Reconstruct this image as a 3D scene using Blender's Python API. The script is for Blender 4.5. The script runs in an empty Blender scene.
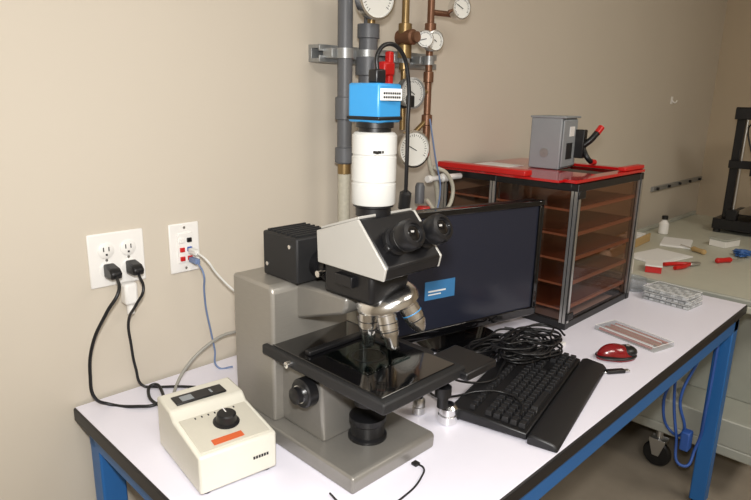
import bpy, bmesh, math, random
from mathutils import Vector, Matrix
random.seed(7)
D=bpy.data
scene=bpy.context.scene
scene.view_settings.view_transform='Standard'
scene.view_settings.look='None'

# ---------------------------------------------------------------- materials
def s2l(c):
    return tuple(((v/255)/12.92 if v/255<=0.04045 else ((v/255+0.055)/1.055)**2.4) for v in c)
def mat(name,rgb,rough=.5,metal=0.0,noise=0.0,nscale=20,bump=0.0,spec=.5,coat=0.0,stretch=None,emit=0):
    m=D.materials.new(name); m.use_nodes=True
    nt=m.node_tree; b=nt.nodes['Principled BSDF']
    col=s2l(rgb)+(1,)
    b.inputs['Base Color'].default_value=col
    b.inputs['Roughness'].default_value=rough
    b.inputs['Metallic'].default_value=metal
    b.inputs['Specular IOR Level'].default_value=spec
    b.inputs['Coat Weight'].default_value=coat
    if emit:
        b.inputs['Emission Color'].default_value=col
        b.inputs['Emission Strength'].default_value=emit
    tc=nt.nodes.new('ShaderNodeTexCoord')
    n=nt.nodes.new('ShaderNodeTexNoise'); n.inputs['Scale'].default_value=nscale
    n.inputs['Detail'].default_value=5
    src=tc.outputs['Object']
    if stretch:
        mp=nt.nodes.new('ShaderNodeMapping'); mp.inputs['Scale'].default_value=stretch
        nt.links.new(src,mp.inputs['Vector']); src=mp.outputs['Vector']
    nt.links.new(src,n.inputs['Vector'])
    if noise:
        mx=nt.nodes.new('ShaderNodeMix'); mx.data_type='RGBA'
        nt.links.new(n.outputs['Fac'],mx.inputs['Factor'])
        mx.inputs['A'].default_value=tuple(max(0,c*(1-noise)) for c in col[:3])+(1,)
        mx.inputs['B'].default_value=tuple(min(1,c*(1+noise)) for c in col[:3])+(1,)
        nt.links.new(mx.outputs['Result'],b.inputs['Base Color'])
    if bump:
        bp=nt.nodes.new('ShaderNodeBump'); bp.inputs['Strength'].default_value=bump
        bp.inputs['Distance'].default_value=.002
        nt.links.new(n.outputs['Fac'],bp.inputs['Height'])
        nt.links.new(bp.outputs['Normal'],b.inputs['Normal'])
    return m
def clearmat(name,rgb,gloss=.5,rough=.03,solid=0.0,solidrgb=None):
    m=D.materials.new(name); m.use_nodes=True
    nt=m.node_tree; nt.nodes.clear()
    o=nt.nodes.new('ShaderNodeOutputMaterial')
    t=nt.nodes.new('ShaderNodeBsdfTransparent'); t.inputs['Color'].default_value=s2l(rgb)+(1,)
    g=nt.nodes.new('ShaderNodeBsdfGlossy'); g.inputs['Roughness'].default_value=rough
    f=nt.nodes.new('ShaderNodeLayerWeight'); f.inputs['Blend'].default_value=.5
    p=nt.nodes.new('ShaderNodeMath'); p.operation='POWER'; p.inputs[1].default_value=4
    q=nt.nodes.new('ShaderNodeMath'); q.operation='MULTIPLY_ADD'; q.inputs[1].default_value=gloss; q.inputs[2].default_value=.04
    nt.links.new(f.outputs['Facing'],p.inputs[0]); nt.links.new(p.outputs[0],q.inputs[0])
    mx=nt.nodes.new('ShaderNodeMixShader')
    nt.links.new(q.outputs[0],mx.inputs[0]); nt.links.new(t.outputs[0],mx.inputs[1]); nt.links.new(g.outputs[0],mx.inputs[2])
    last=mx
    if solid>0:
        d=nt.nodes.new('ShaderNodeBsdfDiffuse'); d.inputs['Color'].default_value=s2l(solidrgb)+(1,)
        m2=nt.nodes.new('ShaderNodeMixShader'); m2.inputs[0].default_value=solid
        nt.links.new(mx.outputs[0],m2.inputs[1]); nt.links.new(d.outputs[0],m2.inputs[2]); last=m2
    nt.links.new(last.outputs[0],o.inputs['Surface'])
    return m

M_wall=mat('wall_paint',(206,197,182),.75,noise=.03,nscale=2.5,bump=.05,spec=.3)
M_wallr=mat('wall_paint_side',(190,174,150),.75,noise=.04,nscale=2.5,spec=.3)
M_floor=mat('floor_vinyl',(150,140,126),.4,noise=.12,nscale=14)
M_ceil=mat('ceiling_tile',(225,222,214),.9,noise=.04,nscale=60)
M_base=mat('baseboard_rubber',(70,60,52),.6,noise=.05)
M_top=mat('laminate_white',(240,238,250),.35,noise=.01,nscale=40)
M_edge=mat('edge_black',(28,26,28),.45,noise=.1)
M_blue=mat('blue_steel',(38,104,172),.4,noise=.05)
M_steel=mat('brushed_grey',(160,156,148),.4,.5,noise=.08,nscale=60,stretch=(1,1,14))
M_steel2=mat('scope_base_grey',(142,139,133),.36,.42,noise=.06,nscale=60,stretch=(14,1,1))
M_panel=mat('scope_light_grey',(188,186,180),.45,.15,noise=.03)
M_blk=mat('black_plastic',(22,22,24),.38,noise=.15,nscale=50)
M_blkm=mat('black_matte',(30,30,31),.6,noise=.15,nscale=90)
M_gloss=mat('black_gloss',(12,12,14),.08,coat=.6)
M_chrome=mat('chrome',(236,236,236),.2,1.0,noise=.03)
M_alu=mat('aluminium',(205,205,203),.3,.9,noise=.05)
M_galv=mat('galvanised',(160,162,162),.42,.6,noise=.2,nscale=70)
M_white=mat('white_plastic',(240,238,234),.4,noise=.02)
M_offw=mat('adapter_white',(206,206,202),.35,noise=.02)
M_beige=mat('beige_enamel',(220,217,204),.45,noise=.03,nscale=80)
M_beige2=mat('beige_panel',(202,198,184),.5,noise=.03,nscale=80)
M_orange=mat('orange_label',(205,96,52),.5,noise=.05)
M_cblue=mat('camera_blue',(56,146,206),.35,noise=.04)
M_pvc=mat('pvc_grey',(94,96,100),.45,noise=.05)
M_copper=mat('copper_pipe',(128,92,70),.4,.6,noise=.25,nscale=25)
M_brass=mat('brass',(150,126,86),.38,.75,noise=.2)
M_red=mat('red_plastic',(200,30,28),.35,noise=.05)
M_redac=mat('red_acrylic',(196,22,26),.12,coat=.4,noise=.06,nscale=6)
M_shelf=mat('amber_acrylic_shelf',(132,88,72),.25,noise=.06,nscale=8)
M_shelfedge=mat('amber_acrylic_edge',(186,144,124),.3,noise=.06,nscale=8)
M_tint=clearmat('smoked_acrylic',(204,180,164),gloss=.35)
M_clear=clearmat('clear_plastic',(242,244,246),gloss=.35,solid=.14,solidrgb=(228,230,232))
M_glass=clearmat('glass_plate',(200,215,215))
M_screen=mat('lcd_screen',(40,43,56),.18)
M_label=mat('blue_sticker_added_glow',(60,120,170),.4,noise=.05,emit=.1)  # faint glow added to the sticker blue; the sticker itself emits no light
M_hose=mat('braided_hose',(186,182,166),.4,noise=.2,nscale=120)
M_face=mat('gauge_face',(232,232,226),.4,noise=.01)
M_elec=mat('electrical_grey',(146,152,156),.5,noise=.05)
M_cart=mat('cart_grey',(172,174,164),.45,noise=.05)
M_carttop=mat('cart_top',(194,194,178),.4,noise=.06)
M_paper=mat('paper',(236,236,234),.8,noise=.02)
M_yellow=mat('cardboard',(190,160,110),.8,noise=.08)
M_cabB=mat('cable_blue',(52,92,170),.45,noise=.03)
M_cabP=mat('cable_pale_blue',(112,132,170),.45,noise=.03)
M_glove=mat('nitrile_blue',(60,104,170),.5,noise=.08)
M_cabW=mat('cable_white',(226,226,222),.45,noise=.03)
M_cabG=mat('cable_grey',(160,158,150),.45,noise=.03)
M_dred=mat('mouse_red',(128,14,22),.2,coat=.5,noise=.1)
M_pink=mat('slide_pink',(190,128,118),.5,noise=.2,nscale=40)
M_bag=mat('plastic_bag_film',(200,202,202),.3,noise=.15,nscale=12)
M_wellbot=mat('slide_contents',(194,194,192),.5,noise=.1)
M_key=mat('key_black',(34,34,36),.42,noise=.1,nscale=100)
M_rest=mat('wrist_rest_vinyl',(30,30,32),.42,noise=.1,nscale=200)
M_lamp=mat('lamp_diffuser',(255,250,240),.5,emit=1.5)

# ---------------------------------------------------------------- builders
def link(o): scene.collection.objects.link(o)
def group(name,loc=(0,0,0),rz=0):
    e=D.objects.new(name,None); e.empty_display_size=.05
    e.location=loc; e.rotation_euler=(0,0,math.radians(rz)); link(e); return e
def finish(name,bm,m,parent,smooth=True,bevel=0,seg=2):
    bmesh.ops.recalc_face_normals(bm,faces=bm.faces)
    me=D.meshes.new(name); bm.to_mesh(me); bm.free()
    me.materials.append(m)
    if smooth:
        for p in me.polygons: p.use_smooth=True
        me.set_sharp_from_angle(angle=math.radians(35))
    o=D.objects.new(name,me); link(o)
    if parent: o.parent=parent
    if bevel>0:
        b=o.modifiers.new('bevel','BEVEL'); b.width=bevel; b.segments=seg; b.limit_method='ANGLE'; b.angle_limit=math.radians(35)
        b.harden_normals=False
    return o
def box(name,p,lo,hi,m,bevel=.002,rot=None,pivot=None):
    bm=bmesh.new(); bmesh.ops.create_cube(bm,size=1)
    lo=Vector(lo);hi=Vector(hi); c=(lo+hi)/2; s=hi-lo
    for v in bm.verts: v.co=Vector((v.co.x*s.x,v.co.y*s.y,v.co.z*s.z))
    if rot is not None: bm.transform(rot.to_4x4())
    bm.transform(Matrix.Translation(c))
    return finish(name,bm,m,p,bevel=bevel)
def quad(name,p,vs,m):
    bm=bmesh.new(); bm.faces.new([bm.verts.new(v) for v in vs])
    return finish(name,bm,m,p,smooth=False)
def zto(d): return Vector((0,0,1)).rotation_difference(Vector(d).normalized()).to_matrix().to_4x4()
def lathe(name,p,origin,d,prof,m,n=40):
    bm=bmesh.new(); rings=[]
    for r,h in prof:
        if r<1e-6: rings.append([bm.verts.new((0,0,h))])
        else: rings.append([bm.verts.new((r*math.cos(2*math.pi*i/n),r*math.sin(2*math.pi*i/n),h)) for i in range(n)])
    for a,b in zip(rings,rings[1:]):
        for i in range(n):
            j=(i+1)%n
            if len(a)==1 and len(b)==1: continue
            if len(a)==1: bm.faces.new((a[0],b[i],b[j]))
            elif len(b)==1: bm.faces.new((a[i],a[j],b[0]))
            else: bm.faces.new((a[i],a[j],b[j],b[i]))
    if len(rings[0])>1: bm.faces.new(rings[0])
    if len(rings[-1])>1: bm.faces.new(rings[-1])
    bm.transform(Matrix.Translation(Vector(origin))@zto(d))
    return finish(name,bm,m,p)
def cyl(name,p,a,b,r,m,r2=None,ch=None,n=36):
    a=Vector(a);b=Vector(b);L=(b-a).length; r2=r if r2 is None else r2
    ch=min(r,r2,L)*.08 if ch is None else ch
    return lathe(name,p,a,b-a,[(r-ch,0),(r,ch),(r2,L-ch),(r2-ch,L)],m,n)
def prism(name,p,prof,x0,x1,m,bevel=.003):
    bm=bmesh.new()
    A=[bm.verts.new((x0,y,z)) for y,z in prof]; B=[bm.verts.new((x1,y,z)) for y,z in prof]
    bm.faces.new(A); bm.faces.new(B[::-1]); k=len(prof)
    for i in range(k): bm.faces.new((A[i],A[(i+1)%k],B[(i+1)%k],B[i]))
    return finish(name,bm,m,p,bevel=bevel)
def tube(name,p,pts,r,m,cyclic=False):
    cu=D.curves.new(name,'CURVE'); cu.dimensions='3D'; cu.bevel_depth=r; cu.bevel_resolution=4; cu.use_fill_caps=True
    s=cu.splines.new('BEZIER'); s.bezier_points.add(len(pts)-1); cu.resolution_u=10
    for bp,q in zip(s.bezier_points,pts):
        bp.co=q; bp.handle_left_type=bp.handle_right_type='AUTO'
    s.use_cyclic_u=cyclic
    cu.materials.append(m); o=D.objects.new(name,cu); link(o)
    if p: o.parent=p
    return o
def multibox(name,p,boxes,m,bevel=0):
    bm=bmesh.new()
    for lo,hi in boxes:
        r=bmesh.ops.create_cube(bm,size=1); lo=Vector(lo);hi=Vector(hi); c=(lo+hi)/2; s=hi-lo
        for v in r['verts']: v.co=Vector((v.co.x*s.x,v.co.y*s.y,v.co.z*s.z))+c
    return finish(name,bm,m,p,smooth=False,bevel=bevel)

# ---------------------------------------------------------------- room
XL,XR,YF,YB,H=-1.6,4.22,-2.4,1.25,2.7
def slab(n,lo,hi,m): return box(n,None,lo,hi,m,bevel=0)
slab('floor',(XL-.1,YF-.1,-.1),(XR+.1,YB+.1,0),M_floor)
slab('ceiling',(XL-.1,YF-.1,H),(XR+.1,YB+.1,H+.1),M_ceil)
slab('wall_back',(XL-.1,YB,0),(XR+.1,YB+.1,H),M_wall)
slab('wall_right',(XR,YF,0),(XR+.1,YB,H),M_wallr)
slab('wall_left',(XL-.1,YF,0),(XL,YB,H),M_wall)
slab('wall_front',(XL-.1,YF-.1,0),(XR+.1,YF,H),M_wall)
box('baseboard_back',None,(XL,YB-.012,0),(XR,YB,.1),M_base)
box('baseboard_right',None,(XR-.012,YF,0),(XR,YB-.012,.1),M_base)

# ---------------------------------------------------------------- lab table
T=.75
tb=group('lab_table')
X0,X1,Y0,Y1=.376,2.215,.455,1.245
box('top_edge_band',tb,(X0,Y0,T-.032),(X1,Y1,T-.0015),M_edge,bevel=.004)
box('top_laminate',tb,(X0+.004,Y0+.004,T-.01),(X1-.004,Y1-.004,T),M_top,bevel=.0008)
box('apron_front',tb,(X0+.02,Y0+.012,T-.085),(X1-.02,Y0+.042,T-.032),M_blue)
box('apron_back',tb,(X0+.02,Y1-.05,T-.085),(X1-.02,Y1-.02,T-.032),M_blue)
box('apron_left',tb,(X0+.02,Y0+.042,T-.085),(X0+.05,Y1-.05,T-.032),M_blue)
box('apron_right',tb,(X1-.05,Y0+.042,T-.085),(X1-.02,Y1-.05,T-.032),M_blue)
for i,(x,y) in enumerate([(X0+.02,Y0+.012),(X1-.07,Y0+.012),(X0+.02,Y1-.07),(X1-.07,Y1-.07)]):
    box(f'leg_{i+1}',tb,(x,y,.02),(x+.05,y+.05,T-.032),M_blue,bevel=.004)
    cyl(f'foot_{i+1}',tb,(x+.025,y+.025,0),(x+.025,y+.025,.022),.022,M_blk)

# ---------------------------------------------------------------- wall outlets
def plate(g,w,h):
    box('cover_plate',g,(-w/2,-.006,-h/2),(w/2,0,h/2),M_white,bevel=.003)
wo=group('wall_power_outlet',(.495,YB,1.05)); plate(wo,.117,.114)
for i,x in enumerate((-.023,.023)):
    for j,z in enumerate((.02,-.02)):
        lathe(f'receptacle_{i}{j}',wo,(x,-.005,z),(0,-1,0),[(.0165,0),(.0165,.003),(.015,.004)],M_white,24)
        multibox(f'slots_{i}{j}',wo,[((x-.0065,-.0098,z-.001),(x-.0045,-.0085,z+.008)),((x+.0045,-.0098,z-.001),(x+.0065,-.0085,z+.008)),((x-.002,-.0098,z-.010),(x+.002,-.0085,z-.006))],M_blkm)
    lathe(f'screw_{i}',wo,(x,-.005,0),(0,-1,0),[(.003,0),(.003,.002)],M_alu,12)
pc=group('power_cord',(0,0,0))
prism('plug_body',pc,[(1.2385,1.045),(1.205,1.04),(1.195,1.03),(1.2,1.018),(1.2385,1.015)],.461,.484,M_blk,.004)
tube('cord',pc,[(.472,1.2,1.025),(.46,1.165,1.005),(.435,1.17,.965),(.41,1.19,.90),(.402,1.2,.83),(.408,1.2,.775),(.432,1.2,.7545),(.47,1.15,.7545),(.505,1.13,.756),(.535,1.17,.76),(.53,1.20,.765),(.51,1.18,.757),(.51,1.10,.7545),(.505,.99,.785)],.0034,M_blk)
pc2=group('power_cord',(0,0,0))
prism('plug_body',pc2,[(1.2385,1.045),(1.205,1.04),(1.195,1.03),(1.2,1.018),(1.2385,1.015)],.507,.530,M_blk,.004)
tube('cord',pc2,[(.518,1.2,1.02),(.512,1.17,.995),(.500,1.18,.965),(.495,1.215,.92),(.50,1.225,.86),(.508,1.23,.80),(.518,1.225,.758),(.535,1.21,.7545),(.58,1.17,.7545),(.62,1.12,.7545),(.64,1.08,.7545)],.003,M_blk)
box('adapter_body',pc2,(.492,1.212,.952),(.520,1.24,1.0),M_white,bevel=.006)
cyl('adapter_neck',pc2,(.506,1.226,.93),(.506,1.226,.955),.008,M_white)
wd=group('wall_data_outlet',(.648,YB,1.048)); plate(wd,.073,.114)
box('insert',wd,(-.018,-.009,-.034),(.018,-.005,.034),M_white,.001)
jc=[M_white,M_blk,M_red,M_cabB,M_red,M_red]
k=0
for z in (.018,-.003,-.024):
    for x in (-.009,.009):
        box(f'jack_{k}',wd,(x-.0055,-.013,z-.005),(x+.0055,-.008,z+.005),jc[k],.001); k+=1
lathe('screw_top',wd,(0,-.005,.047),(0,-1,0),[(.003,0),(.003,.002)],M_alu,12)
lathe('screw_bottom',wd,(0,-.005,-.047),(0,-1,0),[(.003,0),(.003,.002)],M_alu,12)
nb=group('network_cable')
box('connector',nb,(.651,1.205,1.015),(.663,1.237,1.027),M_cabP,.002)
tube('cord',nb,[(.657,1.21,1.02),(.655,1.18,1.0),(.66,1.19,.96),(.668,1.2,.91),(.680,1.205,.85),(.688,1.205,.80),(.692,1.2,.7545),(.72,1.18,.7545)],.0022,M_cabP)
nw=group('network_cable')
box('connector',nw,(.651,1.205,1.036),(.663,1.237,1.048),M_cabW,.002)
tube('cord',nw,[(.657,1.21,1.042),(.662,1.175,1.03),(.68,1.17,1.0),(.715,1.16,.955),(.77,1.14,.90),(.85,1.12,.8),(.9,1.1,.7545)],.0024,M_cabW)
ng=group('signal_cable')
tube('cord',ng,[(.52,1.02,.7555),(.54,1.12,.7555),(.575,1.18,.7555),(.61,1.2,.78),(.66,1.2,.815),(.72,1.195,.835),(.80,1.18,.82),(.9,1.15,.7555)],.0036,M_cabG)

# ---------------------------------------------------------------- illuminator power supply
ps=group('microscope_power_supply',(.416,.795,T),-7)
W=.140
prism('housing',ps,[(0,.006),(0,.074),(.112,.088),(.126,.100),(.190,.103),(.190,.006)],0,W,M_beige,.004)
sl=math.atan2(.014,.112)
R=Matrix.Rotation(sl,3,'X')
box('front_panel_slant',ps,(.008,.008,.0800),(W-.008,.106,.0825),M_beige2,.001,rot=R)
box('meter_window',ps,(.018,.136,.1005),(.112,.168,.1042),M_blk,.001)
multibox('meter_scale',ps,[((.03,.141,.1036),(.052,.160,.1047)),((.085,.144,.1036),(.089,.158,.1047))],M_elec)
n=Vector((0,-math.sin(sl),math.cos(sl)))
lathe('knob',ps,(.078,.066,.082),n,[(.023,0),(.023,.003),(.018,.005),(.0165,.018),(.014,.020),(0,.020)],M_blk,32)
box('knob_pointer',ps,(.077,.066,.1015),(.079,.082,.1035),M_white,0,rot=R)
box('orange_sticker',ps,(.034,.016,.0775),(.088,.030,.0795),M_orange,0,rot=R)
multibox('panel_marks',ps,[((.034+.012*i,.096,.0870),(.036+.012*i,.100,.0890)) for i in range(7)],M_blkm)
multibox('front_lettering',ps,[((.095+.005*i,-.0008,.036),(.0985+.005*i,.0006,.041)) for i in range(6)],M_blkm)
for i,(x,y) in enumerate([(.015,.015),(W-.015,.015),(.015,.17),(W-.015,.17)]):
    cyl(f'foot_{i+1}',ps,(x,y,0),(x,y,.008),.008,M_blk)

# ---------------------------------------------------------------- microscope
ms=group('trinocular_microscope',(.71,.71,T))
prism('base_plate',ms,[(-.078,0),(-.080,.026),(-.074,.032),(.29,.032),(.29,0)],-.11,.10,M_steel2,.005)
prism('base_riser',ms,[(.035,.03),(.045,.15),(.16,.155),(.16,.03)],-.075,.065,M_steel2,.006)
prism('column',ms,[(.155,.03),(.155,.292),(.165,.301),(.285,.301),(.285,.03)],-.096,.092,M_steel,.006)
prism('arm',ms,[(.02,.283),(.03,.268),(.16,.225),(.16,.298),(.02,.302)],-.038,.045,M_steel2,.006)
for sx,nm in((-1,'left'),(1,'right')):
    lathe(f'coarse_knob_{nm}',ms,(sx*.068,.065,.128),(sx,0,0),[(.014,0),(.014,.014),(.027,.016),(.027,.034),(.024,.037),(.015,.037),(.015,.050),(.012,.052),(0,.052)],M_blk)
    lathe(f'knob_ring_{nm}',ms,(sx*.068,.065,.128),(sx,0,0),[(.0165,.0365),(.0165,.040)],M_chrome)
lathe('field_lens_housing',ms,(0,0,.031),(0,0,1),[(.036,0),(.036,.006),(.031,.009),(.031,.030),(.034,.033),(.034,.044),(.028,.047),(0,.047)],M_blk)
lathe('condenser',ms,(0,0,.095),(0,0,1),[(.018,0),(.026,.004),(.026,.03),(.032,.034),(.032,.062),(.02,.068)],M_blk)
prism('condenser_bracket',ms,[(.0,.125),(.0,.15),(.07,.15),(.07,.125)],-.022,.022,M_blk,.003)
box('stage_lower_plate',ms,(-.085,-.10,.152),(.085,.15,.166),M_blk,.003)
box('stage_plate',ms,(-.106,-.140,.168),(.100,.178,.188),M_blkm,.004)
box('stage_glass',ms,(-.095,-.125,.1885),(.088,.165,.1905),M_gloss,.001)
box('stage_glass_insert',ms,(-.058,-.055,.1908),(.05,.055,.1925),M_glass,.0005)
lathe('stage_aperture_ring',ms,(0,0,.1905),(0,0,1),[(.031,0),(.031,.0012),(.027,.0016),(.027,.0)],M_blk)
box('slide_holder_bar',ms,(-.08,.068,.1905),(.075,.082,.199),M_blk,.002)
box('slide_holder_arm',ms,(.05,-.02,.1905),(.062,.07,.197),M_blk,.002)
box('stage_slide_wing',ms,(.085,-.155,.166),(.175,-.06,.182),M_blk,.004)
box('stage_slide_rail',ms,(.09,-.06,.170),(.112,.12,.186),M_blk,.003)
lathe('stage_drive_knob',ms,(.078,-.11,.105),(0,0,1),[(.010,0),(.010,.02),(.015,.022),(.015,.04),(.006,.043),(.006,.065)],M_blk)
lathe('stage_clamp_left',ms,(-.104,.09,.178),(-1,0,0),[(.006,0),(.006,.012),(0,.013)],M_chrome)
box('nosepiece_block',ms,(-.046,-.05,.305),(.046,.07,.362),M_blk,.008)
az=Vector((.80,-.60,0)); ta=math.radians(16)
A=(az*math.sin(ta)+Vector((0,0,-math.cos(ta)))).normalized()
Rr=.034
u0=(-az*math.cos(ta)+Vector((0,0,-math.sin(ta)))).normalized()
C=Vector((-.008,-.006,.287))-u0*Rr
lathe('turret',ms,C-A*.026,A,[(.034,0),(.044,.004),(.052,.012),(.056,.019),(.056,.027),(.050,.031),(.020,.036),(.0,.037)],M_chrome,48)
for i in range(5):
    u=Matrix.Rotation(math.radians(72*i),3,A)@u0
    d=(A*math.cos(ta)+u*math.sin(ta)).normalized()
    P=C+u*Rr
    L=[.074,.066,.072,.062,.070][i]
    lathe(f'objective_{i+1}',ms,P,d,[(.0125,.0),(.0165,.004),(.0165,.010),(.0175,.011),(.0175,.034),(.0160,.035),(.0160,.044),(.0135,.049),(.0105,L-.006),(.006,L)],M_chrome,32)
    lathe(f'objective_band_{i+1}',ms,P,d,[(.0178,.024),(.0178,.0255)],[M_blk,M_red,M_blkm,M_cblue,M_blk][i],32)
    lathe(f'objective_groove_{i+1}',ms,P,d,[(.0162,.0375),(.0162,.0395)],M_blkm,32)
lathe('illuminator_tube',ms,(0,.06,.333),(0,1,0),[(.022,0),(.022,.012),(.026,.013),(.026,.02),(.021,.021),(.021,.034),(.027,.035),(.027,.045),(.021,.046),(.021,.058),(.026,.059),(.026,.08),(.02,.081),(.02,.095)],M_blk)
lathe('aperture_lever',ms,(-.02,.085,.333),(-1,0,0),[(.004,0),(.004,.018),(.006,.02),(.006,.028)],M_chrome,16)
box('lamphouse',ms,(-.054,.135,.3015),(.048,.240,.388),M_blkm,.004)
multibox('lamphouse_fins',ms,[((-.048,.143+.014*i,.388),(.042,.147+.014*i,.3915)) for i in range(7)],M_blkm)
lathe('lamphouse_screw',ms,(-.054,.155,.370),(-1,0,0),[(.004,0),(.004,.002)],M_chrome,14)
lathe('lamphouse_screw_low',ms,(-.054,.225,.325),(-1,0,0),[(.004,0),(.004,.002)],M_chrome,14)
box('filter_slider',ms,(-.056,-.012,.33),(-.044,.03,.35),M_blk,.002)
hp=[(.072,.360),(.075,.416),(-.028,.450),(-.093,.381),(-.088,.360)]
prism('head_body',ms,hp,-.054,.076,M_blk,.004)
prism('head_side_left',ms,[(y*.985,z) for y,z in hp],-.0585,-.0535,M_panel,.0015)
prism('head_side_right',ms,[(y*.985,z) for y,z in hp],.0755,.0805,M_panel,.0015)
prism('head_top_cover',ms,[(.068,.4185),(.068,.423),(-.024,.4535),(-.024,.449)],-.0535,.0755,M_panel,.001)
e=Vector((0,-.88,.47)).normalized()
for i,x in enumerate((-.016,.054)):
    o=Vector((x,-.055,.407))
    lathe(f'eyepiece_{i+1}',ms,o,e,[(.021,-.01),(.021,.014),(.024,.015),(.024,.022),(.0185,.024),(.0185,.036),(.0235,.038),(.025,.046),(.025,.058),(.022,.064),(.016,.066),(.0145,.062),(.0,.062)],M_blk)
    lathe(f'eyepiece_ring_{i+1}',ms,o,e,[(.0238,.0395),(.0242,.041)],M_chrome)
    lathe(f'eyepiece_lens_{i+1}',ms,o,e,[(.0125,.0625),(.010,.064),(0,.065)],M_gloss)
box('interpupillary_plate',ms,(-.042,-.085,.392),(.070,-.045,.404),M_blk,.003,rot=Matrix.Rotation(math.radians(-47),3,'X'))
lathe('photo_port',ms,(.004,.0,.446),(0,0,1),[(.030,0),(.030,.014),(.034,.016),(.034,.022)],M_blk)
lathe('photo_tube',ms,(.004,.0,.466),(0,0,1),[(.036,0),(.037,.002),(.037,.034),(.0355,.035),(.0355,.038),(.037,.039),(.037,.078),(.0355,.079),(.0355,.082),(.037,.083),(.037,.112),(.033,.117),(.030,.118)],M_offw,48)
multibox('photo_tube_print',ms,[((-.024+.006*i,-.0345,.552),(-.0205+.006*i,-.025,.556)) for i in range(4)],M_blkm)
lathe('c_mount_ring',ms,(.004,.0,.583),(0,0,1),[(.027,0),(.027,.007),(.031,.008),(.031,.017)],M_blk)
cr=Matrix.Rotation(math.radians(8),3,'Z')
box('camera_body',ms,(-.027,-.03,.599),(.035,.032,.66),M_cblue,.004,rot=cr)
box('camera_front_plate',ms,(-.029,-.032,.603),(.037,.034,.609),M_blk,.002,rot=cr)
box('camera_label',ms,(-.020,-.0375,.634),(.026,-.0340,.652),M_paper,.0)
multibox('camera_label_print',ms,[((-.016+.005*i,-.0381,.637+.006*j),(-.0125+.005*i,-.0374,.6405+.006*j)) for i in range(8) for j in range(2)],M_blkm)
box('camera_plug',ms,(-.002,-.008,.66),(.02,.012,.682),M_blk,.003)
cc=group('camera_cable')
tube('cord',cc,[(.719,.712,1.43),(.722,.715,1.455),(.745,.715,1.472),(.778,.715,1.462),(.797,.715,1.42),(.803,.718,1.34),(.808,.722,1.26),(.815,.73,1.21),(.83,.76,1.15),(.86,.80,1.0),(.88,.84,.85),(.90,.87,.7555)],.0036,M_blk)
lathe('ferrite',cc,(.814,.727,1.225),(.01,.02,-.09),[(.006,0),(.011,.004),(.011,.034),(.006,.038)],M_blk,20)

for i,(x,y,r,h) in enumerate([(.885,.735,.0135,.036),(.902,.672,.020,.040)]):
    g=group('microscope_objective',(x,y,T))
    lathe('barrel',g,(0,0,0),(0,0,1),[(r*.8,0),(r,.002),(r,h*.45),(r*.85,h*.47),(r*.85,h*.55),(r*.98,h*.57),(r*.98,h*.85),(r*.7,h)],M_chrome if i else M_alu)
    lathe('lens',g,(0,0,h-.001),(0,0,1),[(r*.6,0),(r*.55,.002),(0,.0025)],M_gloss)

# ---------------------------------------------------------------- monitor
mo=group('computer_monitor',(1.257,.895,T),-13)
box('panel_back',mo,(-.25,.0,.045),(.25,.035,.372),M_blk,.006)
box('bezel_top',mo,(-.252,-.012,.358),(.252,.002,.374),M_gloss,.002)
box('bezel_bottom',mo,(-.252,-.012,.043),(.252,.002,.066),M_gloss,.002)
box('bezel_left',mo,(-.252,-.012,.066),(-.236,.002,.358),M_gloss,.002)
box('bezel_right',mo,(.236,-.012,.066),(.252,.002,.358),M_gloss,.002)
box('screen',mo,(-.236,-.006,.066),(.236,.0,.358),M_screen,0)
box('screen_sticker',mo,(-.145,-.0075,.146),(-.050,-.006,.194),M_label,0)
multibox('sticker_print',mo,[((-.135,-.0082,.166),(-.08,-.0074,.170)),((-.135,-.0082,.158),(-.095,-.0074,.161))],M_paper)
box('rear_bulge',mo,(-.14,.035,.10),(.14,.06,.30),M_blk,.015)
box('neck',mo,(-.035,.035,.012),(.035,.062,.16),M_blk,.005)
lathe('foot',mo,(0,.03,0),(0,0,1),[(.115,0),(.118,.004),(.115,.010),(.04,.016),(0,.016)],M_gloss,48)

# ---------------------------------------------------------------- acrylic shelf cabinet
rk=group('acrylic_shelf_cabinet')
rx0,rx1,ry0,ry1,rh=1.545,1.985,.755,1.225,.42
b=.022
for i,(x,y) in enumerate([(rx0,ry0),(rx1-b,ry0),(rx0,ry1-b),(rx1-b,ry1-b),(rx0,(ry0+ry1)/2+.03)]):
    box(f'post_{i+1}',rk,(x,y,T),(x+b,y+b,T+rh),M_blk,.002)
    multibox(f'post_slot_{i+1}',rk,[((x+.006,y-.0012,T+.02),(x+.016,y,T+rh-.02)),((x-.0012,y+.002,T+.02),(x,y+.010,T+rh-.02)),((x-.0012,y+.013,T+.02),(x,y+.020,T+rh-.02))],M_alu)
for nm,z in(('bottom',T),('top',T+rh-b)):
    box(f'rail_front_{nm}',rk,(rx0+b,ry0+.002,z),(rx1-b,ry0+b-.002,z+b),M_blk,.002)
    box(f'rail_back_{nm}',rk,(rx0+b,ry1-b,z),(rx1-b,ry1-.002,z+b),M_blk,.002)
    box(f'rail_left_{nm}',rk,(rx0+.002,ry0+b,z),(rx0+b-.002,ry1-b,z+b),M_blk,.002)
    box(f'rail_right_{nm}',rk,(rx1-b+.002,ry0+b,z),(rx1-.002,ry1-b,z+b),M_blk,.002)
za,zb=T+b,T+rh-b
quad('panel_left',rk,[(rx0+.005,ry0+b,za),(rx0+.005,ry1-b,za),(rx0+.005,ry1-b,zb),(rx0+.005,ry0+b,zb)],M_tint)
quad('panel_front',rk,[(rx0+b,ry0+.006,za),(rx1-b,ry0+.006,za),(rx1-b,ry0+.006,zb),(rx0+b,ry0+.006,zb)],M_tint)
quad('panel_right',rk,[(rx1-.005,ry0+b,za),(rx1-.005,ry1-b,za),(rx1-.005,ry1-b,zb),(rx1-.005,ry0+b,zb)],M_tint)
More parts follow.
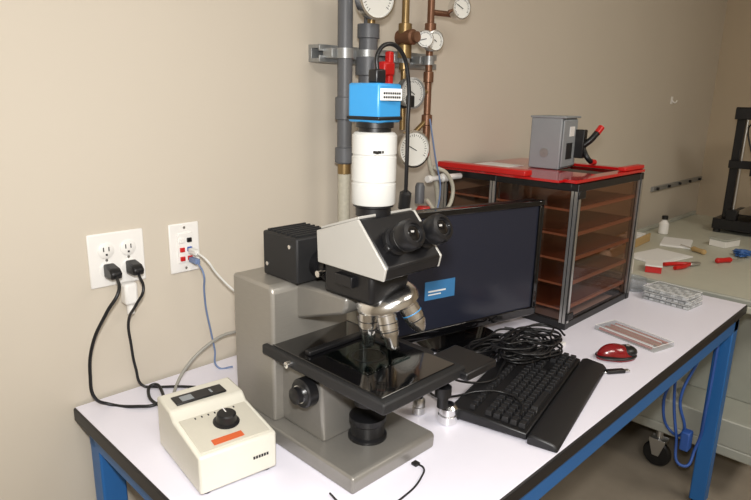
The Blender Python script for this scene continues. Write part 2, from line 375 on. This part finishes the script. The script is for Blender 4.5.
quad('lid_panel',rk,[(rx0,ry0,T+rh+.0005),(rx1,ry0,T+rh+.0005),(rx1,ry1,T+rh+.0005),(rx0,ry1,T+rh+.0005)],M_tint)
for i in range(5):
    z=T+.055+i*.072
    box(f'shelf_{i+1}',rk,(rx0+.012,ry0+.020,z),(rx1-.012,ry1-.02,z+.004),M_shelf,0)
    box(f'shelf_front_edge_{i+1}',rk,(rx0+.024,ry0+.014,z-.003),(rx1-.024,ry0+.0195,z+.007),M_shelfedge,0)
    box(f'shelf_left_edge_{i+1}',rk,(rx0+.010,ry0+.024,z-.002),(rx0+.0115,ry1-.024,z+.004),M_shelfedge,0)
for i,(x,z) in enumerate([(rx0+.005,T+rh-.04),(rx0+.005,T+.03)]):
    box(f'hinge_{i+1}',rk,(x-.008,ry0-.006,z),(x+.03,ry0,z+.02),M_blk,.002)
rs=group('red_acrylic_sheet',(0,0,T+rh+.0015))
box('sheet_large',rs,(1.52,1.0,0),(2.0,1.215,.007),M_redac,.0005)
box('sheet_left',rs,(1.515,.80,0),(1.74,1.0,.007),M_redac,.0005)
box('frame_front',rs,(1.54,.760,0),(2.0,.80,.009),M_redac,.001)
box('frame_right',rs,(1.965,.80,0),(2.0,1.0,.009),M_redac,.001)
box('edge_strip_left',rs,(1.505,.90,.0075),(1.545,1.215,.024),M_red,.003)
box('edge_strip_right',rs,(1.86,.765,.0095),(2.005,.79,.022),M_red,.003)
ws=group('paper_sheet',(0,0,T+rh+.0090)); box('sheet',ws,(1.62,1.06,0),(1.76,1.19,.0015),M_paper,0)

eb=group('electrical_switch_box',(1.80,.985,T+rh+.0096),8)
box('enclosure',eb,(-.065,-.05,0),(.065,.05,.158),M_elec,.004)
box('door_cover',eb,(-.06,-.056,.006),(.06,-.05,.152),M_elec,.003)
box('drip_hood',eb,(-.068,-.062,.156),(.068,.053,.162),M_elec,.002)
box('label',eb,(-.01,-.0575,.10),(.03,-.0558,.13),M_paper,0)
box('label_dark',eb,(-.03,-.0575,.03),(.02,-.0558,.08),M_blkm,0)
lathe('knockout',eb,(-.065,.0,.05),(-1,0,0),[(.014,0),(.014,.002)],M_galv,20)
box('switch_mount',eb,(.045,-.085,.03),(.075,-.052,.12),M_blk,.003)
tube('switch_handle',eb,[(.06,-.08,.07),(.068,-.10,.09),(.080,-.110,.108),(.09,-.115,.118)],.010,M_blk)
tube('switch_handle_tip',eb,[(.080,-.112,.110),(.100,-.118,.128)],.0105,M_red)
tube('switch_link',eb,[(.06,-.08,.06),(.055,-.10,.03),(.075,-.11,.016)],.008,M_blk)
tube('switch_link_tip',eb,[(.065,-.108,.020),(.085,-.112,.017)],.0095,M_red)

# ---------------------------------------------------------------- pipes on wall
pp=group('gas_pipe_manifold')
PY=1.165
sx0=1.015
box('strut_channel_back',pp,(sx0,1.238,1.470),(1.47,1.25,1.512),M_galv,.001)
box('strut_channel_lip_top',pp,(sx0,1.21,1.503),(1.47,1.24,1.512),M_galv,.001)
box('strut_channel_lip_bottom',pp,(sx0,1.21,1.470),(1.47,1.24,1.479),M_galv,.001)
box('strut_face_top',pp,(sx0,1.207,1.496),(1.47,1.211,1.512),M_galv,.001)
box('strut_face_bottom',pp,(sx0,1.207,1.470),(1.47,1.211,1.486),M_galv,.001)
def clamp(i,x,r):
    lathe(f'pipe_clamp_{i}',pp,(x,PY,1.479),(0,0,1),[(r+.004,0),(r+.004,.024)],M_galv)
    box(f'clamp_bolt_plate_{i}',pp,(x-r-.014,PY+.012,1.479),(x+r+.014,1.212,1.503),M_galv,.002)
lathe('pvc_pipe_left',pp,(1.062,PY,1.22),(0,0,1),[(.020,0),(.024,.004),(.024,.04),(.0185,.042),(.0185,.11),(.024,.112),(.024,.165),(.0185,.167),(.0185,1.48)],M_pvc)
lathe('hose_barb_left',pp,(1.062,PY,1.19),(0,0,1),[(.012,0),(.017,.004),(.017,.034)],M_brass)
tube('braided_hose_left',pp,[(1.062,PY,1.20),(1.062,PY,1.12),(1.063,PY,1.05),(1.07,PY+.01,.95),(1.09,PY+.01,.85),(1.10,PY,.765)],.0165,M_hose)
clamp(1,1.062,.0185)
mx=1.137
lathe('pvc_pipe_middle',pp,(mx,PY-.005,1.28),(0,0,1),[(.018,0),(.018,.09),(.030,.094),(.030,.125),(.024,.127),(.024,.16),(.032,.162),(.032,.205),(.024,.207),(.024,.25),(.028,.252),(.028,.285),(.012,.287),(.012,.33)],M_pvc)
lathe('pipe_middle_lower',pp,(mx,PY-.005,1.0),(0,0,1),[(.012,0),(.012,.285)],M_galv)
lathe('valve_tee',pp,(mx,PY-.005,1.464),(0,-1,0),[(.016,0),(.016,.03),(.02,.031),(.02,.042)],M_pvc)
box('red_valve_handle',pp,(mx-.005,1.095,1.44),(mx+.035,1.122,1.475),M_red,.006)
box('red_valve_lever',pp,(mx+.015,1.098,1.41),(mx+.032,1.116,1.50),M_red,.004)
clamp(2,mx,.026)
def gauge(tag,x,y,z,r,d=(0,-1,0),facem=M_face):
    d=Vector(d).normalized()
    o=Vector((x,y,z))
    lathe(f'gauge_case_{tag}',pp,o,d,[(r*.8,-.012),(r,-.006),(r*1.03,.014),(r*1.03,.020),(r*.93,.021),(r*.92,.016),(0,.016)],M_chrome if tag!='c' else M_galv)
    lathe(f'gauge_dial_{tag}',pp,o,d,[(r*.91,.0162),(r*.91,.0175),(0,.0176)],facem)
    q=zto(d)
    bm=bmesh.new()
    for i in range(28):
        a=math.radians(-135+i*10)
        c=bmesh.ops.create_cube(bm,size=1)
        Mx=Matrix.Translation((r*.76*math.sin(a),r*.76*math.cos(a),.0182))@Matrix.Rotation(-a,4,'Z')@Matrix.Diagonal((.0012,r*(.16 if i%3==0 else .09),.0006,1))
        bmesh.ops.transform(bm,matrix=Mx,verts=c['verts'])
    c=bmesh.ops.create_cube(bm,size=1)
    bmesh.ops.transform(bm,matrix=Matrix.Translation((0,0,.0190))@Matrix.Rotation(.8,4,'Z')@Matrix.Translation((0,r*.22,0))@Matrix.Diagonal((.002,r*.8,.0006,1)),verts=c['verts'])
    bm.transform(Matrix.Translation(o)@q)
    finish(f'gauge_marks_{tag}',bm,M_blkm,pp,smooth=False)
gauge('a',mx-.020,1.125,1.624,.052,(-.15,-1,-.05))
lathe('gauge_stem_a',pp,(mx-.005,PY-.02,1.54),(0,0,1),[(.010,0),(.010,.05)],M_brass)
bx=1.280
lathe('brass_line',pp,(bx,PY,1.30),(0,0,1),[(.008,0),(.008,.16),(.014,.162),(.014,.19),(.019,.192),(.019,.225),(.012,.227),(.012,.25),(.018,.252),(.018,.28),(.010,.282),(.010,1.40)],M_brass)
lathe('regulator_body',pp,(bx,PY,1.545),(0,-1,0),[(.02,-.02),(.02,.03),(.014,.034),(.014,.045)],M_copper)
box('black_valve_body',pp,(bx-.03,1.12,1.36),(bx+.0,1.16,1.395),M_blk,.005)
clamp(3,bx,.012)
gauge('b',1.355,1.135,1.540,.027,(-.2,-1,0))
cyl('gauge_stem_b',pp,(bx,PY,1.54),(1.355,1.15,1.540),.007,M_brass)
gauge('b2',1.315,1.12,1.54,.022,(-.9,-.6,0))
gauge('c',1.275,1.14,1.400,.040,(-.2,-1,0),M_offw)
cyl('gauge_stem_c',pp,(1.28,PY,1.40),(1.39,PY,1.405),.007,M_brass)
gauge('d',1.285,1.135,1.250,.050,(-.3,-1,0))
cyl('gauge_stem_d',pp,(1.30,PY,1.27),(1.39,PY,1.33),.007,M_brass)
cx=1.385
lathe('copper_line',pp,(cx,PY,1.26),(0,0,1),[(.008,0),(.011,.002),(.011,.05),(.0155,.052),(.0155,.08),(.010,.082),(.010,.17),(.0145,.172),(.0145,.20),(.010,.202),(.010,.30),(.016,.302),(.016,.33),(.010,.332),(.010,1.44)],M_copper)
clamp(4,cx,.011)
cyl('copper_branch',pp,(cx,PY,1.62),(1.455,1.15,1.62),.008,M_copper)
gauge('e',1.460,1.13,1.635,.030,(-.3,-1,0))
tube('clear_tube_right',pp,[(cx,PY,1.265),(cx+.01,PY-.01,1.2),(cx+.05,PY-.01,1.12),(cx+.06,PY,1.03),(cx+.03,PY+.02,.90),(cx+.02,PY+.02,.765)],.007,M_hose)
tube('clear_tube_loop',pp,[(1.36,PY-.03,1.10),(1.40,PY-.05,1.06),(1.46,PY-.05,1.10),(1.44,PY-.04,1.17),(1.40,PY-.02,1.19)],.006,M_hose)
tube('blue_tube_right',pp,[(cx-.01,PY-.02,1.33),(cx+.01,PY-.03,1.22),(cx+.04,PY-.03,1.12),(cx+.02,PY-.02,1.0)],.0025,M_cabP)
lathe('white_valve',pp,(1.38,1.15,1.155),(1,-.05,.0),[(.010,0),(.012,.01),(.008,.02),(.008,.06),(.013,.065),(.013,.09),(.009,.094),(.009,.15)],M_white)
lathe('white_elbow',pp,(1.36,1.16,1.085),(0,0,1),[(.014,0),(.014,.05),(.010,.06)],M_pvc)
lathe('red_cap',pp,(1.345,1.13,1.05),(0,0,1),[(.022,0),(.026,.01),(.018,.03)],M_red)
cyl('lower_manifold_bar',pp,(1.16,PY,1.02),(1.45,PY,1.02),.016,M_pvc)

# ---------------------------------------------------------------- keyboard
kb=group('keyboard',(1.138,.640,T),13)
kb.scale=(.97,.97,1)
prism('case',kb,[(-.078,.004),(-.078,.018),(.085,.030),(.09,.026),(.09,.004)],-.215,.215,M_blk,.004)
prism('wrist_rest',kb,[(-.142,.0),(-.142,.008),(-.132,.016),(-.092,.022),(-.080,.018),(-.080,.0)],-.222,.222,M_rest,.005)
bm=bmesh.new(); ks=math.atan2(.012,.163)
def key(x,y,w,h):
    z=.0185+(y+.078)*math.tan(ks)+.004
    r=bmesh.ops.create_cube(bm,size=1)
    for v in r['verts']:
        t=.80 if v.co.z>0 else 1
        v.co=Vector((v.co.x*w*t+x,v.co.y*h*t+y,v.co.z*.010+z))
pit=.0180
for r in range(5):
    y=-.062+r*pit
    x=-.203
    while x<.062:
        w=pit
        if r==0 and abs(x+.105)<.03: w=pit*5.6
        elif x<-.198: w=pit*(1.2+.15*((r*2)%3))
        key(x+w/2,y,w-.0025,pit-.0025); x+=w
    for j in range(3):
        if r!=2: key(.086+j*pit,y,pit-.0025,pit-.0025)
    for j in range(4): key(.148+j*.0168,y,.0145,pit-.0025)
for j in range(13): key(-.193+j*.0198+(.006*(j//4)),.046,.0155,.013)
for j in range(7): key(.086+j*pit,.046,.0150,.013)
finish('keys',bm,M_key,kb,smooth=False,bevel=.001)
for i,x in enumerate((-.2,.2)): box(f'rear_foot_{i}',kb,(x-.012,.07,0),(x+.012,.08,.006),M_blk,.001)
ch=group('cable_bundle')
for k in range(7):
    pts=[]
    n=9
    for i in range(n):
        a=i/n*2*math.pi*1.3+k
        pts.append((1.13+.105*math.cos(a)+random.uniform(-.02,.02)+k*.02,.800+.030*math.sin(a)+random.uniform(-.012,.012),T+.006+.005*k+random.uniform(0,.004)))
    tube(f'loop_{k}',ch,pts,.0028,M_blk)
for k in range(11):
    pts=[]
    for i in range(10):
        a=i/10*2*math.pi*1.4+k*1.3
        sx_=.055+.05*random.random()
        pts.append((1.25+sx_*math.cos(a)+random.uniform(-.025,.025),.700+.05*math.sin(a)+random.uniform(-.02,.02),T+.043+.0035*k+random.uniform(0,.005)))
    tube(f'loop_on_keyboard_{k}',ch,pts,.0026,M_blk)
box('connector_block',ch,(1.17,.735,T+.05),(1.205,.752,T+.061),M_blk,.002)
box('connector_silver',ch,(1.205,.738,T+.052),(1.218,.749,T+.058),M_alu,.0005)
tube('link_cord',ch,[(1.18,.80,T+.02),(1.24,.77,T+.045),(1.27,.73,T+.046)],.0034,M_blk)
tube('usb_cord',ch,[(1.05,.80,T+.006),(.98,.79,T+.006),(.96,.745,T+.006),(.965,.70,T+.024),(.995,.66,T+.040),(1.03,.62,T+.038),(1.02,.575,T+.036),(.985,.555,T+.030)],.0026,M_blk)
tube('usb_cord_b',ch,[(1.10,.79,T+.02),(1.03,.76,T+.03),(1.0,.71,T+.042),(1.05,.67,T+.042),(1.12,.69,T+.044),(1.18,.71,T+.05)],.0026,M_blk)
tube('usb_cord_far',ch,[(1.30,.80,T+.006),(1.38,.83,T+.02),(1.42,.80,T+.01),(1.40,.76,T+.006),(1.44,.72,T+.006)],.003,M_blk)
box('usb_plug',ch,(1.435,.70,T),(1.45,.735,T+.009),M_white,.001)

fc=group('thin_cable')
tube('cord',fc,[(.575,.66,T+.003),(.570,.63,T+.003),(.572,.60,T+.003),(.60,.575,T+.003),(.66,.57,T+.003),(.72,.585,T+.003),(.742,.600,T+.003),(.742,.618,T+.003)],.0017,M_blk)
box('connector',fc,(.736,.612,T),(.748,.624,T+.005),M_blk,.001)

# ---------------------------------------------------------------- mouse
mg=group('computer_mouse',(1.470,.572,T),-38)
bm=bmesh.new(); bmesh.ops.create_uvsphere(bm,u_segments=32,v_segments=20,radius=1)
for v in bm.verts:
    x,y,z=v.co
    w=.030+.004*x
    v.co=Vector((x*.053,y*w*(1-.12*abs(x)),max(z,0)*.034*(1-.22*x)+.001+ (0.003 if z>=0 else 0)))
finish('shell',bm,M_dred,mg)
bm=bmesh.new(); bmesh.ops.create_uvsphere(bm,u_segments=32,v_segments=16,radius=1)
for v in bm.verts:
    x,y,z=v.co; v.co=Vector((x*.0545,y*.0345,z*.008+.0085))
finish('side_grip',bm,M_blk,mg)
bm=bmesh.new(); bmesh.ops.create_uvsphere(bm,u_segments=24,v_segments=16,radius=1)
for v in bm.verts:
    x,y,z=v.co; v.co=Vector((x*.028+.026,y*.025,z*.015+.0185))
finish('button_cover',bm,M_blk,mg)
lathe('scroll_wheel',mg,(.03,-.003,.031),(0,1,0),[(.004,0),(.006,.001),(.006,.005),(.004,.006)],M_alu,20)

pn=group('usb_flash_drive',(1.385,.532,T),-35)
box('body',pn,(-.028,-.008,0),(.020,.008,.009),M_blk,.003)
box('connector',pn,(.020,-.006,.002),(.032,.006,.0065),M_alu,.0005)
lathe('lanyard_ring',pn,(-.030,0,.003),(0,0,1),[(.005,0),(.006,.001),(.005,.003),(.0035,.0015)],M_alu,16)

# ---------------------------------------------------------------- plastic boxes
def slidebox(loc,rz,w,d,h,cols,rows,nm='clear_slide_box'):
    g=group(nm,loc,rz)
    box('tray_floor',g,(-w/2,-d/2,0),(w/2,d/2,.0015),M_wellbot,0)
    bm=bmesh.new()
    z=h; v=[bm.verts.new(c) for c in [(-w/2-.001,-d/2-.001,.0005),(w/2+.001,-d/2-.001,.0005),(w/2+.001,d/2+.001,.0005),(-w/2-.001,d/2+.001,.0005),(-w/2,-d/2,z),(w/2,-d/2,z),(w/2,d/2,z),(-w/2,d/2,z)]]
    for f in [(4,5,6,7),(0,1,5,4),(1,2,6,5),(2,3,7,6),(3,0,4,7)]: bm.faces.new([v[i] for i in f])
    finish('lid',bm,M_clear,g,smooth=False)
    e_=.0015
    multibox('lid_rim',g,[((-w/2,-d/2,h),(w/2,-d/2+e_,h+.001)),((-w/2,d/2-e_,h),(w/2,d/2,h+.001)),((-w/2,-d/2+e_,h),(-w/2+e_,d/2-e_,h+.001)),((w/2-e_,-d/2+e_,h),(w/2,d/2-e_,h+.001))],M_paper)
    if nm=='clear_slide_box':
        for j in range(7):
            x=-w/2+w*(j+.6)/7.2
            cyl(f'rod_{j}',g,(x+.002*math.sin(j*2),-d/2+.012+.006*(j%3),.0065),(x-.002*math.cos(j),d/2-.012-.008*(j%2),.0065),.0035,[M_pink,M_paper,M_pink,M_shelfedge][j%4],n=12)
    else:
        cells=[[],[]]
        for i in range(cols):
            for j in range(rows):
                cx_=-w/2+w*(i+.5)/cols; cy_=-d/2+d*(j+.5)/rows
                cells[(i+j)%2].append(((cx_-w/cols*.36,cy_-d/rows*.36,.0015),(cx_+w/cols*.36,cy_+d/rows*.36,h*.55)))
        multibox('contents_a',g,cells[0],M_paper)
        multibox('contents_b',g,cells[1],M_wellbot)
    return g
slidebox((1.640,.598,T),-14,.085,.19,.014,4,9)
slidebox((2.055,.640,T),-6,.10,.15,.013,5,8,'well_plate')
slidebox((2.055,.640,T+.0145),-2,.10,.15,.013,5,8,'well_plate')
slidebox((2.06,.645,T+.029),-9,.10,.15,.012,5,8,'well_plate')
for i,(x,y,k) in enumerate([(2.10,.79,3),(2.16,.89,2),(2.06,.90,2)]):
    g=group('petri_dish_stack',(x,y,T))
    for j in range(k):
        lathe(f'dish_{j}',g,(0,0,j*.014),(0,0,1),[(.044,0),(.045,.0005),(.045,.0125),(.043,.013),(.043,.002),(0,.002)],M_clear,40)

# ---------------------------------------------------------------- background cart
ct=group('utility_cart')
a0,a1,c0,c1=2.27,4.0,.36,1.2
box('top_tray',ct,(a0,c0,.70),(a1,c1,.728),M_carttop,.006)
for nm,lo,hi in(('lip_left',(a0,c0,.728),(a0+.02,c1,.748)),('lip_front',(a0+.02,c0,.728),(a1,c0+.02,.748)),('lip_back',(a0+.02,c1-.02,.728),(a1,c1,.748))):
    box(nm,ct,lo,hi,M_cart,.004)
box('lower_shelf',ct,(a0,c0,.16),(a1,c1,.20),M_cart,.006)
box('lower_shelf_lip',ct,(a0,c0,.20),(a0+.02,c1,.30),M_cart,.004)
box('drawer_body',ct,(a0+.42,c0+.05,.20),(a0+.95,c1-.05,.69),M_cart,.005)
for i in range(3): box(f'drawer_front_{i+1}',ct,(a0+.43,c0+.035,.215+.157*i),(a0+.94,c0+.05,.36+.157*i),M_carttop,.004)
for i,(x,y) in enumerate([(a0+.005,.66),(a1-.06,c0),(a0+.005,c1-.06),(a1-.06,c1-.06)]):
    box(f'upright_{i+1}',ct,(x,y,.20),(x+.055,y+.055,.70),M_cart,.006)
    px,py=x+.03,y+.03
    cyl(f'caster_stem_{i+1}',ct,(px,py,.11),(px,py,.162),.014,M_alu)
    prism(f'caster_fork_{i+1}',ct,[(py-.03,.11),(py-.03,.12),(py+.03,.12),(py+.03,.11),(py+.012,.05),(py-.012,.05)],px-.024,px-.018,M_alu,.001)
    prism(f'caster_fork_b_{i+1}',ct,[(py-.03,.11),(py-.03,.12),(py+.03,.12),(py+.03,.11),(py+.012,.05),(py-.012,.05)],px+.018,px+.024,M_alu,.001)
    box(f'caster_top_{i+1}',ct,(px-.024,py-.03,.108),(px+.024,py+.03,.114),M_alu,.001)
    lathe(f'caster_wheel_{i+1}',ct,(px-.016,py,.052),(1,0,0),[(.018,0),(.046,.002),(.052,.008),(.052,.024),(.046,.030),(.018,.032)],M_blk)
zc=.7285
def flat(nm,c,s,rz,m,z=zc):
    g=group(nm,(c[0],c[1],z),rz); box('body',g,(-s[0]/2,-s[1]/2,0),(s[0]/2,s[1]/2,s[2]),m,.002); return g
g=flat('paper_sheet_pile',(2.72,.93),(.26,.17,.006),-12,M_paper); box('top_sheet',g,(-.11,-.07,.006),(.12,.08,.0075),M_paper,0)
g=flat('paper_sheet_pile',(3.06,.97),(.20,.13,.006),14,M_paper); box('top_sheet',g,(-.09,-.06,.006),(.10,.065,.0075),M_paper,0)
g=flat('cardboard_tray',(2.76,1.115),(.50,.10,.02),3,M_yellow)
box('rim_front',g,(-.25,-.05,.02),(.25,-.043,.040),M_yellow,.001); box('rim_back',g,(-.25,.043,.02),(.25,.05,.040),M_yellow,.001)
multibox('contents',g,[((-.22+.075*i,-.04,.02),(-.17+.075*i,.04,.035+.005*(i%3))) for i in range(6)],M_paper)
g=group('pliers',(2.66,.78,zc+.010),-25)
tube('handle_upper',g,[(-.11,.028,0),(-.06,.024,0),(-.02,.008,0),(.0,.0,0)],.0085,M_red)
tube('handle_lower',g,[(-.11,-.028,0),(-.06,-.024,0),(-.02,-.008,0),(.0,.0,0)],.0085,M_red)
prism('jaws',g,[(-.012,-.006),(-.012,.006),(.012,.006),(.012,-.006)],-.005,.05,M_alu,.004)
for (x,y,rz,mm) in [(2.80,.72,-30,M_red),(2.92,.80,60,M_yellow)]:
    g=group('screwdriver',(x,y,zc+.012),rz)
    lathe('handle',g,(0,0,0),(1,0,0),[(.008,0),(.012,.006),(.010,.04),(.012,.07),(.006,.08)],mm,16); lathe('shaft',g,(.08,0,0),(1,0,0),[(.003,0),(.003,.07)],M_chrome,10)
g=flat('red_component_box',(2.48,.86),(.09,.06,.03),20,M_red); box('lid',g,(-.047,-.032,.026),(.047,.032,.032),M_white,.001)
g=flat('component_box',(3.20,.80),(.12,.08,.035),-15,M_white); box('lid',g,(-.062,-.042,.030),(.062,.042,.040),M_cart,.002)
def lump(nm,c,r,m,seed=0,drop=.2):
    g=group(nm,c)
    bm=bmesh.new(); bmesh.ops.create_icosphere(bm,subdivisions=4,radius=1)
    for v in bm.verts:
        nn=.25*math.sin(v.co.x*6+seed)*math.cos(v.co.y*5+seed)+.15*math.sin(v.co.z*9+v.co.x*8)
        v.co=Vector((v.co.x*r[0]*(1+nn),v.co.y*r[1]*(1+nn),max(-.8,v.co.z)*r[2]*(1+nn)))
    zmin=min(v.co.z for v in bm.verts)
    for v in bm.verts: v.co.z-=zmin
    finish('body',bm,m,g); return g
g=lump('nitrile_glove',(3.03,.68,zc),(.045,.032,.014),M_glove,1)
for i in range(5):
    a=-.6+.3*i; tube(f'finger_{i+1}',g,[(.03*math.cos(a),.03*math.sin(a),.010),(.055*math.cos(a),.055*math.sin(a),.012),(.08*math.cos(a),.075*math.sin(a),.009)],.008,M_glove)
for i,(x,y,m) in enumerate([(2.38,1.02,M_blk),(2.36,.92,M_red),(3.24,1.10,M_blk)]):
    g=group('plastic_bottle',(x,y,zc)); lathe('body',g,(0,0,0),(0,0,1),[(.02,0),(.024,.004),(.024,.055),(.012,.07),(.012,.078)],M_white,24); lathe('cap',g,(0,0,.076),(0,0,1),[(.015,0),(.015,.018),(.012,.02)],m,24)
g=flat('storage_case',(3.30,.52),(.28,.22,.05),5,M_beige2); box('lid',g,(-.142,-.112,.05),(.142,.112,.062),M_carttop,.003); box('latch',g,(-.02,-.117,.035),(.02,-.11,.058),M_blk,.001)
for i,(x,y) in enumerate([(2.46,.78),(2.48,1.02)]):
    g=lump('plastic_bag',(x,y,.2005),(.11,.09,.085),M_bag,i)
    tube('bag_tie',g,[(-.02,0,.13),(0,0,.175),(.03,.01,.19)],.01,M_bag)

# 3d printer
pr=group('desktop_3d_printer',(3.54,.47,zc))
def ext(n,lo,hi): return box(n,pr,lo,hi,M_blk,.003)
ext('base_frame',(-.04,-.03,.02),(.36,.48,.075))
for i,(x,y) in enumerate([(-.02,-.01),(.33,-.01),(-.02,.45),(.33,.45)]): cyl(f'foot_{i}',pr,(x+.01,y+.01,0),(x+.01,y+.01,.022),.018,M_blkm)
ext('post_front',(.0,-.02,.075),(.04,.02,.62)); ext('post_back',(.0,.41,.075),(.04,.45,.62))
ext('top_beam',(-.005,-.03,.60),(.045,.46,.645))
ext('gantry_beam',(-.03,-.02,.34),(.0,.45,.38))
ext('carriage',(-.065,.27,.31),(-.03,.34,.41)); ext('hotend_fan',(-.085,.285,.29),(-.065,.325,.35))
ext('z_motor',(-.045,.37,.075),(.0,.42,.13))
lathe('lead_screw',pr,(-.018,.395,.13),(0,0,1),[(.005,0),(.005,.46)],M_alu,14)
ext('top_bracket',(-.05,.35,.585),(.0,.45,.64))
ext('brace',(.04,.415,.075),(.30,.44,.1))
box('print_bed',pr,(-.02,.03,.10),(.32,.40,.108),M_gloss,.002); cyl('bed_post',pr,(.15,.2,.074),(.15,.2,.101),.03,M_alu)
tube('filament_tube',pr,[(-.06,.30,.41),(-.06,.32,.52),(-.02,.38,.56),(.0,.37,.45),(-.04,.31,.36)],.004,M_blk)
lathe('filament_spool',pr,(.005,.15,.70),(1,0,0),[(.095,0),(.095,.005),(.045,.006),(.045,.05),(.095,.051),(.095,.056)],M_blk)
ext('spool_arm',(.0,.135,.64),(.06,.165,.71))

wr=group('wall_rail')
box('channel',wr,(3.40,1.235,.915),(4.20,1.25,.94),M_galv,.002)
for i in range(5): lathe(f'bolt_{i}',wr,(3.45+.17*i,1.235,.928),(0,-1,0),[(.008,0),(.008,.012),(0,.014)],M_blk,12)
wh=group('wall_hook',(3.53,1.25,1.40))
box('plate',wh,(-.012,-.004,-.02),(.012,0,.02),M_white,.001); tube('hook',wh,[(0,-.004,0),(0,-.02,-.012),(0,-.03,0)],.003,M_white)

hc=group('hanging_cable')
tube('cord_a',hc,[(2.12,.52,.665),(2.125,.55,.55),(2.10,.58,.40),(2.12,.56,.28),(2.15,.60,.24),(2.13,.64,.34),(2.12,.60,.52),(2.12,.57,.665)],.005,M_cabB)
tube('cord_b',hc,[(2.13,.60,.665),(2.15,.62,.45),(2.12,.58,.25),(2.10,.54,.16),(2.14,.52,.22),(2.11,.50,.40),(2.12,.50,.55),(2.12,.50,.665)],.005,M_cabB)
box('cord_plug',hc,(2.09,.53,.22),(2.13,.56,.29),M_cabB,.005)
fl=group('floor_cable')
tube('cord',fl,[(.30,1.2,.006),(.45,1.12,.006),(.6,1.15,.006),(.55,1.02,.006),(.40,.98,.006),(.35,1.08,.012),(.5,1.18,.006)],.005,M_blk)

def panel(x,y,sx,sy,w,col):
    g=group('ceiling_light',(x,y,H))
    box('housing',g,(-sx/2-.03,-sy/2-.03,-.02),(sx/2+.03,sy/2+.03,0),M_white,.003)
    box('diffuser',g,(-sx/2,-sy/2,-.024),(sx/2,sy/2,-.0195),M_lamp,0)
    l=D.lights.new('ceiling_lamp','AREA'); l.shape='RECTANGLE'; l.size=sx; l.size_y=sy; l.energy=w; l.color=col
    o=D.objects.new('lamp',l); o.location=(0,0,-.03); o.parent=g; link(o)
panel(-.2,-.9,1.2,.6,29,(1,.965,.91))
panel(2.0,-.9,1.2,.6,22,(1,.92,.82))
fl=D.lights.new('camera_flash','AREA'); fl.shape='DISK'; fl.size=.07; fl.energy=14.5; fl.color=(1,.985,.97)
fo=D.objects.new('camera_flash',fl); link(fo)

w=D.worlds.new('world'); scene.world=w; w.use_nodes=True
w.node_tree.nodes['Background'].inputs[0].default_value=(.9,.85,.78,1); w.node_tree.nodes['Background'].inputs[1].default_value=.3

# ---------------------------------------------------------------- camera
X=Vector((.705,.1605,-.691)).normalized(); Z=Vector((.0257,.970,.240)); Z=(Z-Z.dot(X)*X).normalized(); Y=Z.cross(X)
Rw=Matrix((X,Y,Z))
cam=D.cameras.new('camera'); cam.sensor_width=36; cam.lens=607/751*36; cam.clip_start=.02
co=D.objects.new('camera',cam); co.matrix_world=Matrix.Translation((0,0,1.39))@Rw.to_4x4(); link(co)
scene.camera=co
fo.matrix_world=Matrix.Translation(Vector((0,0,1.39))+Rw@Vector((0,.12,.02)))@(Rw.to_4x4())
